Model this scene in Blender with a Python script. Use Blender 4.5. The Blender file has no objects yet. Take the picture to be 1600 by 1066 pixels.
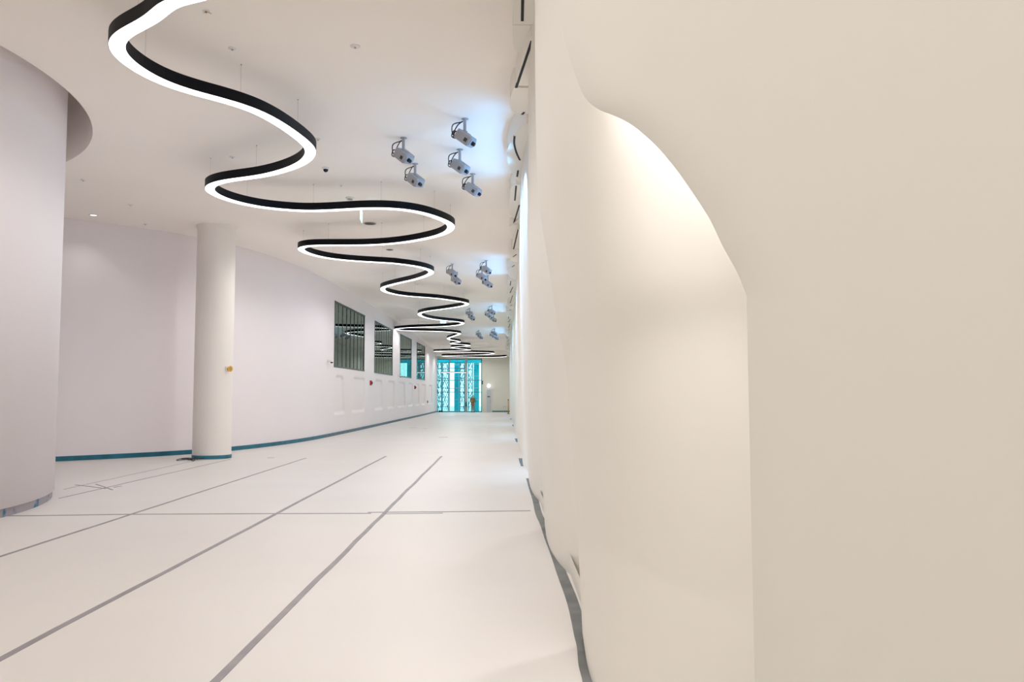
import bpy, bmesh, math, random
from mathutils import Vector, Matrix, Euler
random.seed(7)
S = bpy.context.scene
COL = S.collection
PI = math.pi
R = math.radians

# ------------------------------------------------------------------ camera
F = 1300.0
H = 1.8
cam_d = bpy.data.cameras.new('camera'); cam = bpy.data.objects.new('camera', cam_d); COL.objects.link(cam)
cam_d.sensor_width = 36; cam_d.lens = F*36/1600; cam_d.clip_start = 0.05; cam_d.clip_end = 400
cam.location = (0, 0, H)
cam.rotation_euler = (PI/2+math.atan(83/F), 0, -math.atan(12/F))
S.camera = cam
RM = cam.rotation_euler.to_matrix()

# ------------------------------------------------------------------ world, exposure, rear fill light
w = bpy.data.worlds.new('world'); S.world = w; w.use_nodes = True
w.node_tree.nodes['Background'].inputs[0].default_value = (0.80, 0.95, 1.0, 1)
w.node_tree.nodes['Background'].inputs[1].default_value = 2.2
vs = S.view_settings
S.display_settings.display_device = 'sRGB'
vs.view_transform = 'Standard'; vs.look = 'None'; vs.gamma = 1; vs.exposure = 0.43
try: vs.use_curve_mapping = False
except Exception: pass
cy = S.cycles
cy.use_denoising = True
cy.max_bounces = 14; cy.diffuse_bounces = 10; cy.glossy_bounces = 4; cy.transparent_max_bounces = 12
cy.caustics_reflective = False; cy.caustics_refractive = False
cy.sample_clamp_indirect = 6.0

def light(kind, name, loc, target, power, color, size=0.3, size_y=None, spot=None, blend=0.6, parent=None):
    d = bpy.data.lights.new(name, kind); d.energy = power; d.color = color
    if kind == 'AREA':
        d.size = size
        if size_y: d.shape = 'RECTANGLE'; d.size_y = size_y
    else:
        d.shadow_soft_size = size
    if spot: d.spot_size = R(spot); d.spot_blend = blend
    o = bpy.data.objects.new(name, d); COL.objects.link(o); o.location = loc
    v = Vector(target)-Vector(loc)
    o.rotation_euler = v.to_track_quat('-Z', 'Y').to_euler()
    return o
# added fill light behind the camera; the rear wall has no glazing
light('AREA', 'rear_fill', (-5.5, -5.6, 3.3), (-5.5, 10, 3.0), 108, (1.0, 0.97, 0.88), 12, 5.6)
SNAKE_W = 42
BOUNCE_W = 21  # power of the added blue ceiling spots
# recessed washers between the sculpted panels of the right wall (warm white), grazing down
WASH = [(0.72, 3.04, 3.75, 125), (0.54, 3.42, 3.7, 75), (0.55, 6.9, 6.0, 160), (0.58, 12.1, 6.0, 130)]
for x, y, z, p in WASH:
    light('SPOT', 'wall_washer', (x, y, z), (x+(0.35 if y < 5 else -0.05), y+(0.35 if y < 5 else 0.25), (1.2 if y < 5 else 0)), p, (1.0, 0.93, 0.93), (0.14 if y < 3.2 else 0.06), spot=(125 if y < 5 else 100), blend=0.9)

# ------------------------------------------------------------------ projection helpers (pixel -> point on a real plane)
def ray(px, py):
    return RM @ Vector((px-800, 533-py, -F))
def at_z(px, py, z):
    d = ray(px, py); t = (z-H)/d.z
    return Vector((d.x*t, d.y*t, z))
def at_Y(px, py, Y):
    d = ray(px, py); t = Y/d.y
    return Vector((d.x*t, Y, H+d.z*t))
def hc(Y):                       # ceiling height: level, sinking gently towards the far end
    return 6.6 if Y < 55 else 6.6-0.62*min(1.0, (Y-55)/29.0)
def at_ceil(px, py, drop=0.0):
    Y = 20.0
    for _ in range(60):
        p = at_z(px, py, hc(Y)-drop); Y = 0.5*Y+0.5*min(p.y, 110)
    return at_z(px, py, hc(Y)-drop)

# ------------------------------------------------------------------ materials
def mat(name, col, rough=0.6, metal=0.0, emit=None, estr=0.0, noise=0.0, nscale=2.0, bump=0.0, bscale=60, spec=0.3):
    m = bpy.data.materials.new(name); m.use_nodes = True
    nt = m.node_tree; b = nt.nodes['Principled BSDF']
    b.inputs['Base Color'].default_value = (*col, 1); b.inputs['Roughness'].default_value = rough
    b.inputs['Metallic'].default_value = metal
    b.inputs['Specular IOR Level'].default_value = spec
    if emit: b.inputs['Emission Color'].default_value = (*emit, 1); b.inputs['Emission Strength'].default_value = estr
    tc = nt.nodes.new('ShaderNodeTexCoord')
    if noise:
        n = nt.nodes.new('ShaderNodeTexNoise'); n.inputs['Scale'].default_value = nscale; n.inputs['Detail'].default_value = 4
        nt.links.new(tc.outputs['Object'], n.inputs['Vector'])
        r = nt.nodes.new('ShaderNodeValToRGB')
        r.color_ramp.elements[0].position = 0.3; r.color_ramp.elements[1].position = 0.7
        r.color_ramp.elements[0].color = (*[c*(1-noise) for c in col], 1)
        r.color_ramp.elements[1].color = (*[min(1, c*(1+noise)) for c in col], 1)
        nt.links.new(n.outputs['Fac'], r.inputs['Fac']); nt.links.new(r.outputs['Color'], b.inputs['Base Color'])
    if bump:
        n2 = nt.nodes.new('ShaderNodeTexNoise'); n2.inputs['Scale'].default_value = bscale
        nt.links.new(tc.outputs['Object'], n2.inputs['Vector'])
        bp = nt.nodes.new('ShaderNodeBump'); bp.inputs['Strength'].default_value = bump; bp.inputs['Distance'].default_value = 0.01
        nt.links.new(n2.outputs['Fac'], bp.inputs['Height']); nt.links.new(bp.outputs['Normal'], b.inputs['Normal'])
    return m
M = {}
M['wall'] = mat('white_wall_paint', (0.83, 0.785, 0.805), 0.65, noise=0.012, nscale=0.4)
M['cream'] = mat('cream_plaster', (0.83, 0.81, 0.75), 0.65, noise=0.012, nscale=0.6)
M['ceil'] = mat('ceiling_paint', (0.93, 0.885, 0.835), 0.75, noise=0.012, nscale=0.3)
M['floor'] = mat('floor_protection_board', (0.745, 0.722, 0.695), 0.42, noise=0.02, nscale=0.5, spec=0.35)
M['far'] = mat('far_plaster', (0.74, 0.75, 0.67), 0.65, noise=0.012, nscale=0.6)
M['column'] = mat('column_paint', (0.82, 0.79, 0.755), 0.6, noise=0.012, nscale=0.8)
M['tape'] = mat('grey_tape', (0.30, 0.285, 0.30), 0.5, noise=0.12, nscale=3)
M['edge_tape'] = mat('grey_green_tape', (0.17, 0.18, 0.18), 0.5, noise=0.35, nscale=2.2)
M['teal_film'] = mat('teal_film', (0.02, 0.15, 0.22), 0.45, noise=0.25, nscale=3)
M['blue_film'] = mat('blue_grey_film', (0.09, 0.16, 0.21), 0.5, noise=0.2, nscale=3)
M['black'] = mat('black_aluminium', (0.003, 0.004, 0.007), 0.5, spec=0.15)
M['slot'] = mat('black_slot', (0.006, 0.007, 0.010), 0.6)
M['diffuser'] = mat('light_diffuser', (0.9, 0.9, 0.9), 0.5, emit=(1.0, 0.98, 0.985), estr=2.6)
M['wire'] = mat('steel_wire', (0.45, 0.43, 0.42), 0.4, metal=0.5)
M['proj'] = mat('grey_projector_shell', (0.36, 0.37, 0.40), 0.45, noise=0.05, nscale=6)
M['proj_dark'] = mat('dark_vent', (0.05, 0.055, 0.065), 0.5)
M['lens'] = mat('lens_black', (0.01, 0.015, 0.03), 0.15)
M['cable'] = mat('black_cable', (0.03, 0.03, 0.035), 0.5)
M['frame'] = mat('dark_green_grey_frame', (0.045, 0.065, 0.07), 0.4)
M['whiteplastic'] = mat('white_plastic', (0.78, 0.77, 0.77), 0.4)
M['greyplastic'] = mat('grey_plastic', (0.35, 0.33, 0.34), 0.45)
M['red'] = mat('red_plastic', (0.42, 0.015, 0.03), 0.35)
M['yellow'] = mat('yellow_orange_plastic', (0.75, 0.42, 0.06), 0.4)
M['brass'] = mat('brass', (0.5, 0.35, 0.15), 0.35, metal=0.8)
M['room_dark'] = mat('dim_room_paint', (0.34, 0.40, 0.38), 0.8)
M['teal_panel'] = mat('teal_facade_panel', (0.0, 0.35, 0.42), 0.5, noise=0.2, nscale=0.6)
M['scaf'] = mat('scaffold_steel', (0.10, 0.20, 0.24), 0.5)
M['grey_steel'] = mat('pale_grey_steel', (0.42, 0.46, 0.47), 0.4)
M['ground'] = mat('outdoor_paving', (0.5, 0.55, 0.55), 0.8)
M['door'] = mat('pale_blue_grey_door', (0.55, 0.60, 0.63), 0.5)
M['exitgreen'] = mat('exit_sign_face', (0.6, 0.9, 0.85), 0.3, emit=(0.35, 1.0, 0.9), estr=1.6)
M['exitpic'] = mat('exit_sign_green', (0.0, 0.25, 0.18), 0.4)
M['lampglow'] = mat('lamp_glow', (0.9, 0.9, 0.9), 0.4, emit=(0.85, 0.93, 1.0), estr=1.3)
M['skin'] = mat('skin', (0.45, 0.28, 0.20), 0.5)
M['khaki'] = mat('khaki_cloth', (0.22, 0.15, 0.06), 0.8)
M['sand'] = mat('sand_cloth', (0.24, 0.21, 0.13), 0.8)
M['hair'] = mat('dark_hair', (0.02, 0.018, 0.015), 0.6)
M['shoe'] = mat('dark_shoe', (0.02, 0.025, 0.02), 0.5)
# skirting with stains (blue film remnants)
def stained():
    m = mat('mauve_grey_skirting', (0.33, 0.30, 0.33), 0.5)
    nt = m.node_tree; b = nt.nodes['Principled BSDF']
    tc = nt.nodes.new('ShaderNodeTexCoord'); n = nt.nodes.new('ShaderNodeTexNoise'); n.inputs['Scale'].default_value = 2.6
    nt.links.new(tc.outputs['Object'], n.inputs['Vector'])
    r = nt.nodes.new('ShaderNodeValToRGB')
    e = r.color_ramp.elements; e[0].position = 0.0; e[0].color = (0.02, 0.10, 0.20, 1)
    e[1].position = 0.46; e[1].color = (0.33, 0.30, 0.33, 1)
    k = e.new(0.40); k.color = (0.03, 0.14, 0.26, 1)
    nt.links.new(n.outputs['Fac'], r.inputs['Fac']); nt.links.new(r.outputs['Color'], b.inputs['Base Color'])
    return m
M['stained'] = stained()
def glass(name, tint, ior, rough=0.01, amount=1.0):
    m = bpy.data.materials.new(name); m.use_nodes = True; nt = m.node_tree
    nt.nodes.remove(nt.nodes['Principled BSDF'])
    out = nt.nodes['Material Output']
    t = nt.nodes.new('ShaderNodeBsdfTransparent'); t.inputs[0].default_value = (*tint, 1)
    g = nt.nodes.new('ShaderNodeBsdfGlossy'); g.inputs['Roughness'].default_value = rough
    g.inputs['Color'].default_value = (0.8*amount, 0.95*amount, 0.9*amount, 1)
    f = nt.nodes.new('ShaderNodeFresnel'); f.inputs['IOR'].default_value = ior
    mx = nt.nodes.new('ShaderNodeMixShader')
    nt.links.new(f.outputs[0], mx.inputs[0]); nt.links.new(t.outputs[0], mx.inputs[1]); nt.links.new(g.outputs[0], mx.inputs[2])
    nt.links.new(mx.outputs[0], out.inputs['Surface'])
    return m
M['winglass'] = glass('dark_window_glass', (0.76, 0.92, 0.88), 2.1)
M['farglass'] = glass('teal_facade_glass', (0.66, 0.97, 1.0), 1.35)

# ------------------------------------------------------------------ mesh helpers
def link(name, bm, m, parent=None, smooth=False, kind=None, label=None):
    me = bpy.data.meshes.new(name); bm.to_mesh(me); bm.free()
    ms = m if isinstance(m, (list, tuple)) else [m]
    for q in ms: me.materials.append(q)
    if smooth:
        for p in me.polygons: p.use_smooth = True
    o = bpy.data.objects.new(name, me); COL.objects.link(o)
    if parent: o.parent = parent
    if kind: o['kind'] = kind
    if label: o['label'] = label
    return o
def thing(name, label, cat, loc=(0, 0, 0), rot=(0, 0, 0), group=None):
    o = bpy.data.objects.new(name, None); COL.objects.link(o); o.empty_display_size = 0.1
    o.location = loc; o.rotation_euler = rot; o['label'] = label; o['category'] = cat
    if group: o['group'] = group
    return o
def tag(o, label, cat, group=None):
    o['label'] = label; o['category'] = cat
    if group: o['group'] = group
    return o
def box(bm, x0, x1, y0, y1, z0, z1, mi=0, M4=None):
    vs = [bm.verts.new(v) for v in ((x0,y0,z0),(x1,y0,z0),(x1,y1,z0),(x0,y1,z0),(x0,y0,z1),(x1,y0,z1),(x1,y1,z1),(x0,y1,z1))]
    if M4 is not None:
        for v in vs: v.co = M4 @ v.co
    for f in ((0,3,2,1),(4,5,6,7),(0,1,5,4),(1,2,6,5),(2,3,7,6),(3,0,4,7)):
        bm.faces.new([vs[i] for i in f]).material_index = mi
def rbox(bm, x0, x1, y0, y1, z0, z1, r=0.01, seg=2):
    b2 = bmesh.new(); box(b2, x0, x1, y0, y1, z0, z1)
    bmesh.ops.bevel(b2, geom=b2.edges[:], offset=r, segments=seg, affect='EDGES', profile=0.5)
    me = bpy.data.meshes.new('t'); b2.to_mesh(me); b2.free(); bm.from_mesh(me); bpy.data.meshes.remove(me)
def cyl(bm, a, b, r0, r1=None, n=12, cap=True):
    a = Vector(a); b = Vector(b); r1 = r0 if r1 is None else r1
    d = (b-a).normalized(); u = d.orthogonal().normalized(); v = d.cross(u)
    A = [bm.verts.new(a+(u*math.cos(2*PI*i/n)+v*math.sin(2*PI*i/n))*r0) for i in range(n)]
    B = [bm.verts.new(b+(u*math.cos(2*PI*i/n)+v*math.sin(2*PI*i/n))*r1) for i in range(n)]
    for i in range(n): bm.faces.new((A[i], A[(i+1)%n], B[(i+1)%n], B[i]))
    if cap: bm.faces.new(A[::-1]); bm.faces.new(B)
def lathe(bm, prof, c=(0, 0, 0), n=24):
    c = Vector(c); rings = []
    for r, z in prof:
        rings.append([bm.verts.new(c+Vector((r*math.cos(2*PI*i/n), r*math.sin(2*PI*i/n), z))) for i in range(n)] if r > 1e-6 else [bm.verts.new(c+Vector((0, 0, z)))])
    for A, B in zip(rings, rings[1:]):
        for i in range(n):
            j = (i+1) % n
            if len(A) == 1 and len(B) == 1: continue
            if len(A) == 1: bm.faces.new((A[0], B[j], B[i]))
            elif len(B) == 1: bm.faces.new((A[i], A[j], B[0]))
            else: bm.faces.new((A[i], A[j], B[j], B[i]))
def tube(bm, pts, r, n=8):
    pts = [Vector(p) for p in pts]; rings = []
    up = Vector((0, 0, 1))
    for i, p in enumerate(pts):
        d = (pts[min(i+1, len(pts)-1)]-pts[max(i-1, 0)]).normalized()
        u = d.cross(up)
        if u.length < 1e-3: u = d.cross(Vector((1, 0, 0)))
        u.normalize(); v = d.cross(u)
        rings.append([bm.verts.new(p+(u*math.cos(2*PI*k/n)+v*math.sin(2*PI*k/n))*r) for k in range(n)])
    for A, B in zip(rings, rings[1:]):
        for k in range(n): bm.faces.new((A[k], A[(k+1)%n], B[(k+1)%n], B[k]))
    bm.faces.new(rings[0][::-1]); bm.faces.new(rings[-1])
def catmull(P, n=8):
    P = [Vector(p) for p in P]; out = []
    for i in range(len(P)-1):
        p0 = P[max(i-1, 0)]; p1 = P[i]; p2 = P[i+1]; p3 = P[min(i+2, len(P)-1)]
        for k in range(n):
            t = k/n
            out.append(0.5*((2*p1)+(p2-p0)*t+(2*p0-5*p1+4*p2-p3)*t*t+(3*p1-p0-3*p2+p3)*t**3))
    out.append(P[-1]); return out
def resample(P, step):
    out = [P[0].copy()]; acc = 0.0
    for a, b in zip(P, P[1:]):
        L = (b-a).length
        if L < 1e-9: continue
        s = step-acc
        while s <= L:
            out.append(a.lerp(b, s/L)); s += step
        acc = (acc+L) % step if L+acc >= step else acc+L
    return out
def interp(tab, x):
    if x <= tab[0][0]: return tab[0][1]
    for (a, va), (b, vb) in zip(tab, tab[1:]):
        if x <= b: return va+(vb-va)*(x-a)/(b-a)
    return tab[-1][1]
def smoothtab(tab, n=6):
    P = catmull([Vector((a, b, 0)) for a, b in tab], n)
    out = [(P[0].x, P[0].y)]
    for p in P[1:]:
        if p.x > out[-1][0]+1e-4: out.append((p.x, p.y))
    return out

YB, YF = -6.0, 84.0
# ------------------------------------------------------------------ floor
bm = bmesh.new(); box(bm, -20.5, 3.2, YB, 84.3, -0.2, 0.0); link('floor', bm, M['floor'], kind='structure')

# ------------------------------------------------------------------ ceiling with the round cut-out around the drum wall
CX, CY, RW, RC = -13.3, 12.2, 6.0, 6.42
bm = bmesh.new()
def cf(pts):
    bm.faces.new([bm.verts.new((x, y, hc(y))) for x, y in pts])
cf([(-20.5, YB), (3.2, YB), (3.2, 5.5), (-20.5, 5.5)])
cf([(-6.5, 5.5), (3.2, 5.5), (3.2, 19), (-6.5, 19)])
ys = [19, 40, 55, 60, 65, 70, 75, 80, 84.3]
for a, b in zip(ys, ys[1:]): cf([(-20.5, a), (3.2, a), (3.2, b), (-20.5, b)])
N = 180
def edge_pt(t):
    c, s = math.cos(t), math.sin(t); k = 1e9
    if c > 1e-9: k = min(k, (-6.5-CX)/c)
    if c < -1e-9: k = min(k, (-20.5-CX)/c)
    if s > 1e-9: k = min(k, (19-CY)/s)
    if s < -1e-9: k = min(k, (5.5-CY)/s)
    return (CX+c*k, CY+s*k)
angs = sorted([2*PI*i/N for i in range(N)]+[math.atan2(y-CY, x-CX) % (2*PI) for x in (-6.5, -20.5) for y in (5.5, 19)])
for i, t in enumerate(angs):
    u = angs[(i+1) % len(angs)]
    a0 = (CX+RC*math.cos(t), CY+RC*math.sin(t)); a1 = (CX+RC*math.cos(u), CY+RC*math.sin(u))
    cf([a0, edge_pt(t), edge_pt(u), a1])
    v = [bm.verts.new((*p, z)) for p, z in ((a0, 6.6), (a1, 6.6), (a1, 8.4), (a0, 8.4))]
    bm.faces.new(v)
bm.faces.new([bm.verts.new((CX+RC*math.cos(t), CY+RC*math.sin(t), 8.4)) for t in angs])
bmesh.ops.remove_doubles(bm, verts=bm.verts, dist=1e-4)
link('ceiling', bm, M['ceil'], kind='structure')

# ------------------------------------------------------------------ drum wall on the left
def arc_wall(bm, cx, cy, r, a0, a1, z0, z1, n, nz=1):
    for i in range(n):
        t = a0+(a1-a0)*i/n; u = a0+(a1-a0)*(i+1)/n
        v = [bm.verts.new((cx+r*math.cos(q), cy+r*math.sin(q), z)) for q, z in ((t, z0), (u, z0), (u, z1), (t, z1))]
        bm.faces.new(v)
    bmesh.ops.remove_doubles(bm, verts=bm.verts, dist=1e-4)
bm = bmesh.new(); arc_wall(bm, CX, CY, RW, 0, 2*PI, 0.13, 8.4, 160)
# bottom lip
for i in range(160):
    t, u = 2*PI*i/160, 2*PI*(i+1)/160
    bm.faces.new([bm.verts.new((CX+r*math.cos(q), CY+r*math.sin(q), 0.13)) for r, q in ((RW, t), (RW-0.08, t), (RW-0.08, u), (RW, u))])
bmesh.ops.remove_doubles(bm, verts=bm.verts, dist=1e-4)
link('wall_left', bm, M['wall'], smooth=True, kind='structure')
bm = bmesh.new(); arc_wall(bm, CX, CY, RW-0.03, 0, 2*PI, 0.0, 0.135, 160); link('baseboard_left', bm, M['stained'], smooth=True, kind='structure')

# ------------------------------------------------------------------ alcove and long window wall (one continuous curved wall)
TAB = smoothtab([(16.0, -20.4), (20.5, -14.9), (22.6, -11.95), (24.6, -9.9), (26.6, -8.75), (29.5, -7.98), (33.0, -7.55), (38, -7.36), (46, -7.2), (56, -7.05), (68, -6.85), (84.2, -6.75)], 8)
def xw(Y): return interp(TAB, Y)
WIN = []
for px0, px1 in ((522, 569.5), (585, 613.5), (625, 643), (651, 664)):
    ab = []
    for px in (px0, px1):
        k = (px-788)/F; Y = 40
        for _ in range(80): Y = 0.5*Y+0.5*(xw(Y)/k)
        ab.append(Y)
    WIN.append(ab)
WZ0, WZ1 = 2.97, 5.88
# niches: (px left, px right, z top, z bottom)
NICHE = []
for px0, px1 in ((523, 540.5), (551, 571), (586, 599.5), (606, 617), (622, 634.5), (638, 645.5), (649, 656), (659, 665.5), (670, 676)):
    ab = []
    for px in (px0, px1):
        k = (px-788)/F; Y = 40
        for _ in range(80): Y = 0.5*Y+0.5*(xw(Y)/k)
        ab.append(Y)
    NICHE.append(ab)
def niche_depth(Y, z):
    for i, (a, b) in enumerate(NICHE):
        if a-0.4 < Y < b+0.6:
            z0, z1 = 0.92, 2.62
            s = (z-z0)/(z1-z0)
            bb = b-0.38*s*(1 if i % 2 == 0 else -0.3); aa = a+0.25*s
            cx_, cz = (aa+bb)/2, (z0+z1)/2; hx, hz = (bb-aa)/2, (z1-z0)/2; r = 0.28
            dx = max(abs(Y-cx_)-hx+r, 0); dz = max(abs(z-cz)-hz+r, 0)
            d = math.hypot(dx, dz)-r
            if max(abs(Y-cx_)-hx, abs(z-cz)-hz) > 0: d = max(d, 0.001)
            t = min(1, max(0, -d/0.05))
            return 0.09*t*t*(3-2*t)
    return 0.0
Ys = set()
y = 16.0
while y < 33: Ys.add(round(y, 3)); y += 0.33
y = 33.0
while y < 84.2: Ys.add(round(y, 3)); y += 0.07
Ys = sorted(Ys | {84.2}); 
# snap to window edges
for a, b in WIN:
    for e in (a, b):
        k = min(range(len(Ys)), key=lambda i: abs(Ys[i]-e)); Ys[k] = e
Zs = [0.0, 0.45]+[0.8+0.05*i for i in range(41)]+[WZ0, 4.4, WZ1, 6.7]
Zs = sorted(set(round(z, 3) for z in Zs))
bm = bmesh.new(); grid = {}
for i, Y in enumerate(Ys):
    for j, z in enumerate(Zs):
        grid[i, j] = bm.verts.new((xw(Y)-niche_depth(Y, z), Y, z))
def inwin(Y, z):
    return WZ0 < z < WZ1 and any(a < Y < b for a, b in WIN)
for i in range(len(Ys)-1):
    for j in range(len(Zs)-1):
        if inwin((Ys[i]+Ys[i+1])/2, (Zs[j]+Zs[j+1])/2): continue
        bm.faces.new((grid[i, j], grid[i+1, j], grid[i+1, j+1], grid[i, j+1]))
for f in bm.faces: f.smooth = True
for v in list(bm.verts):
    if not v.link_faces: bm.verts.remove(v)
# window reveals
for a, b in WIN:
    for (Y0, z0, Y1, z1) in ((a, WZ0, b, WZ0), (b, WZ0, b, WZ1), (b, WZ1, a, WZ1), (a, WZ1, a, WZ0)):
        bm.faces.new([bm.verts.new(p) for p in ((xw(Y0), Y0, z0), (xw(Y1), Y1, z1), (xw(Y1)-0.3, Y1, z1), (xw(Y0)-0.3, Y0, z0))])
o = link('wall_alcove', bm, M['wall'], kind='structure')
# rooms behind windows + window units
for n, (a, b) in enumerate(WIN):
    root = bpy.data.objects.new('window_%d' % (n+1), None); COL.objects.link(root); root['kind'] = 'structure'
    root.location = (xw((a+b)/2), (a+b)/2, WZ0)
    inv = Matrix.Translation(-root.location)
    def on(Y, dx): return xw(Y)+dx
    def bar(bm, Ya, Yb, za, zb, d0, d1):
        vs = [bm.verts.new(inv @ Vector(p)) for p in ((on(Ya, d0), Ya, za), (on(Ya, d1), Ya, za), (on(Yb, d1), Yb, za), (on(Yb, d0), Yb, za),
              (on(Ya, d0), Ya, zb), (on(Ya, d1), Ya, zb), (on(Yb, d1), Yb, zb), (on(Yb, d0), Yb, zb))]
        for f in ((0,3,2,1),(4,5,6,7),(0,1,5,4),(1,2,6,5),(2,3,7,6),(3,0,4,7)): bm.faces.new([vs[i] for i in f])
    bm = bmesh.new(); t = 0.10
    bar(bm, a, b, WZ0, WZ0+0.07, -0.12, 0.02); bar(bm, a, b, WZ1-0.07, WZ1, -0.12, 0.02)
    bar(bm, a, a+t, WZ0, WZ1, -0.12, 0.02); bar(bm, b-t, b, WZ0, WZ1, -0.12, 0.005)
    link('window_frame', bm, M['frame'], root)
    for k in range(1, 8):
        Y = a+(b-a)*k/8
        bm = bmesh.new(); bar(bm, Y-0.035, Y+0.035, WZ0+0.07, WZ1-0.07, -0.0225, -0.009); link('mullion', bm, M['frame'], root)
    bm = bmesh.new(); bar(bm, a+0.02, b-0.02, WZ0+0.02, WZ1-0.02, -0.022, -0.017); link('pane', bm, M['winglass'], root)
# dim upper room behind the windows
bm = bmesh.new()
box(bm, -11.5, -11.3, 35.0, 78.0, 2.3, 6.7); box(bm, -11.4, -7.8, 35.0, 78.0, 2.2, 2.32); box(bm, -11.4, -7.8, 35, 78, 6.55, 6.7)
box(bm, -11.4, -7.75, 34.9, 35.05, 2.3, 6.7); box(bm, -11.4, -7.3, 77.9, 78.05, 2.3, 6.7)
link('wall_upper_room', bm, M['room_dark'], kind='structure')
light('AREA', 'upper_room_fill', (-9.3, 56, 6.4), (-9.3, 56, 0), 4200, (0.78, 1.0, 0.97), 1.0, 38)  # unseen area light added to brighten the window panes

def strip_along(name, Ya, Yb, h, m, off=0.025, step=0.3):
    bm = bmesh.new(); L = []
    Y = Ya
    while Y < Yb: L.append(Y); Y += step
    L.append(Yb)
    for A, B in zip(L, L[1:]):
        a0 = Vector((xw(A)+off, A, 0)); b0 = Vector((xw(B)+off, B, 0))
        v = [bm.verts.new(p) for p in (a0, b0, b0+Vector((0, 0, h)), a0+Vector((0, 0, h)), b0+Vector((-off, 0, h)), a0+Vector((-off, 0, h)))]
        bm.faces.new((v[0], v[1], v[2], v[3])); bm.faces.new((v[3], v[2], v[4], v[5]))
    bmesh.ops.remove_doubles(bm, verts=bm.verts, dist=1e-4)
    return link(name, bm, m, kind='structure')
strip_along('baseboard_alcove', 17.0, 34.5, 0.13, M['teal_film'])
strip_along('baseboard_alcove', 34.5, 83.9, 0.13, M['blue_film'])

# outer shell behind / left
bm = bmesh.new(); box(bm, -20.7, -20.4, YB, 20, 0, 6.75); link('wall_far_left', bm, M['wall'], kind='structure')
bm = bmesh.new(); box(bm, -20.5, 3.2, YB-0.2, YB, 0, 6.75); link('wall_rear', bm, M['cream'], kind='structure')
bm = bmesh.new(); box(bm, 3.0, 3.2, YB, 84.3, 0, 6.75); link('wall_right_backing', bm, M['cream'], kind='structure')

# ------------------------------------------------------------------ round column
cp = at_z(330.5, 718, 0); CR = 0.525
ctr = Vector((cp.x-0.18, cp.y+CR, 0))
bm = bmesh.new()
lathe(bm, [(CR, 0.10), (CR, 6.45), (CR+0.01, 6.52), (CR+0.05, 6.61)], ctr, 64)
colm = link('column', bm, M['column'], smooth=True, kind='structure')
bm = bmesh.new(); lathe(bm, [(CR+0.012, 0.0), (CR+0.012, 0.10), (CR-0.02, 0.10)], ctr, 64); link('skirting_film', bm, M['teal_film'], colm, smooth=True)

# ------------------------------------------------------------------ far end: glazed facade and plaster wall
XG0, XG1 = at_Y(681.5, 600, YF).x, at_Y(753, 600, YF).x
ZG = at_Y(715, 561, YF).z
bm = bmesh.new(); box(bm, XG1, 3.2, YF, YF+0.3, 0, 6.2); box(bm, -8.0, XG1, YF, YF+0.3, ZG, 6.2); box(bm, -8.0, XG0, YF, YF+0.3, 0, ZG)
link('wall_far', bm, M['far'], kind='structure')
bm = bmesh.new(); box(bm, -7.2, 3.0, 80.6, YF, 5.62, 6.3); link('trim_1', bm, M['ceil'], kind='structure')
bm = bmesh.new(); box(bm, at_Y(768, 640, YF).x, 0.6, YF-0.03, YF, 0, 0.12); link('baseboard_far', bm, M['teal_film'], kind='structure')
gl = bpy.data.objects.new('window_5', None); COL.objects.link(gl); gl['kind'] = 'structure'
def fx(px): return at_Y(px, 600, YF).x
def fz(py): return at_Y(720, py, YF).z
bm = bmesh.new(); box(bm, XG0, XG1, YF+0.10, YF+0.12, 0.05, ZG-0.02); link('pane', bm, M['farglass'], gl)
bm = bmesh.new()
box(bm, XG0, XG1, YF+0.02, YF+0.2, 0, 0.08); box(bm, XG0, XG1, YF+0.02, YF+0.2, ZG-0.08, ZG)
box(bm, XG0, XG0+0.08, YF+0.02, YF+0.2, 0, ZG); box(bm, XG1-0.08, XG1, YF+0.02, YF+0.2, 0, ZG)
link('window_frame', bm, M['teal_film'], gl)
bm = bmesh.new(); box(bm, fx(701.3), fx(702.9), YF+0.0, YF+0.2, 0, ZG); link('mullion', bm, M['grey_steel'], gl)
bm = bmesh.new(); box(bm, fx(726.8), fx(730.4), YF-0.12, YF+0.2, 0, ZG); link('mullion', bm, M['grey_steel'], gl)
for py, xa, xb, hh in ((567, 688, 727, .06), (575.3, 687, 727, .06), (594.3, 682, 753, .07), (607.3, 695, 718, .05), (613, 682, 753, .07)):
    bm = bmesh.new(); box(bm, fx(xa), fx(xb), YF+0.04, YF+0.16, fz(py)-hh/2, fz(py)+hh/2); link('transom', bm, M['scaf'], gl)
# handle on the left jamb
bm = bmesh.new(); box(bm, fx(683.0), fx(683.9), YF-0.08, YF+0.02, fz(613), fz(608.5)); link('handle', bm, M['black'], gl)

# linear pendant seen before the glass
pe = thing('linear_pendant_light', 'straight black linear light hanging before the teal end glazing', 'light', (fx(709.5), 83.2, at_Y(709, 582, 83.2).z))
L2 = (at_Y(728.5, 582, 83.2).x-at_Y(690, 582, 83.2).x)/2
bm = bmesh.new(); box(bm, -L2, L2, -0.06, 0.06, 0, 0.09); link('housing', bm, M['black'], pe)
bm = bmesh.new(); box(bm, -L2, L2, -0.05, 0.05, -0.03, -0.001); link('diffuser', bm, M['diffuser'], pe)
for sx in (-0.9, 0.9):
    bm = bmesh.new(); cyl(bm, (sx, 0, 0.09), (sx, 0, 5.63-pe.location.z), 0.004, n=6); link('suspension_wire', bm, M['wire'], pe)

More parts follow.
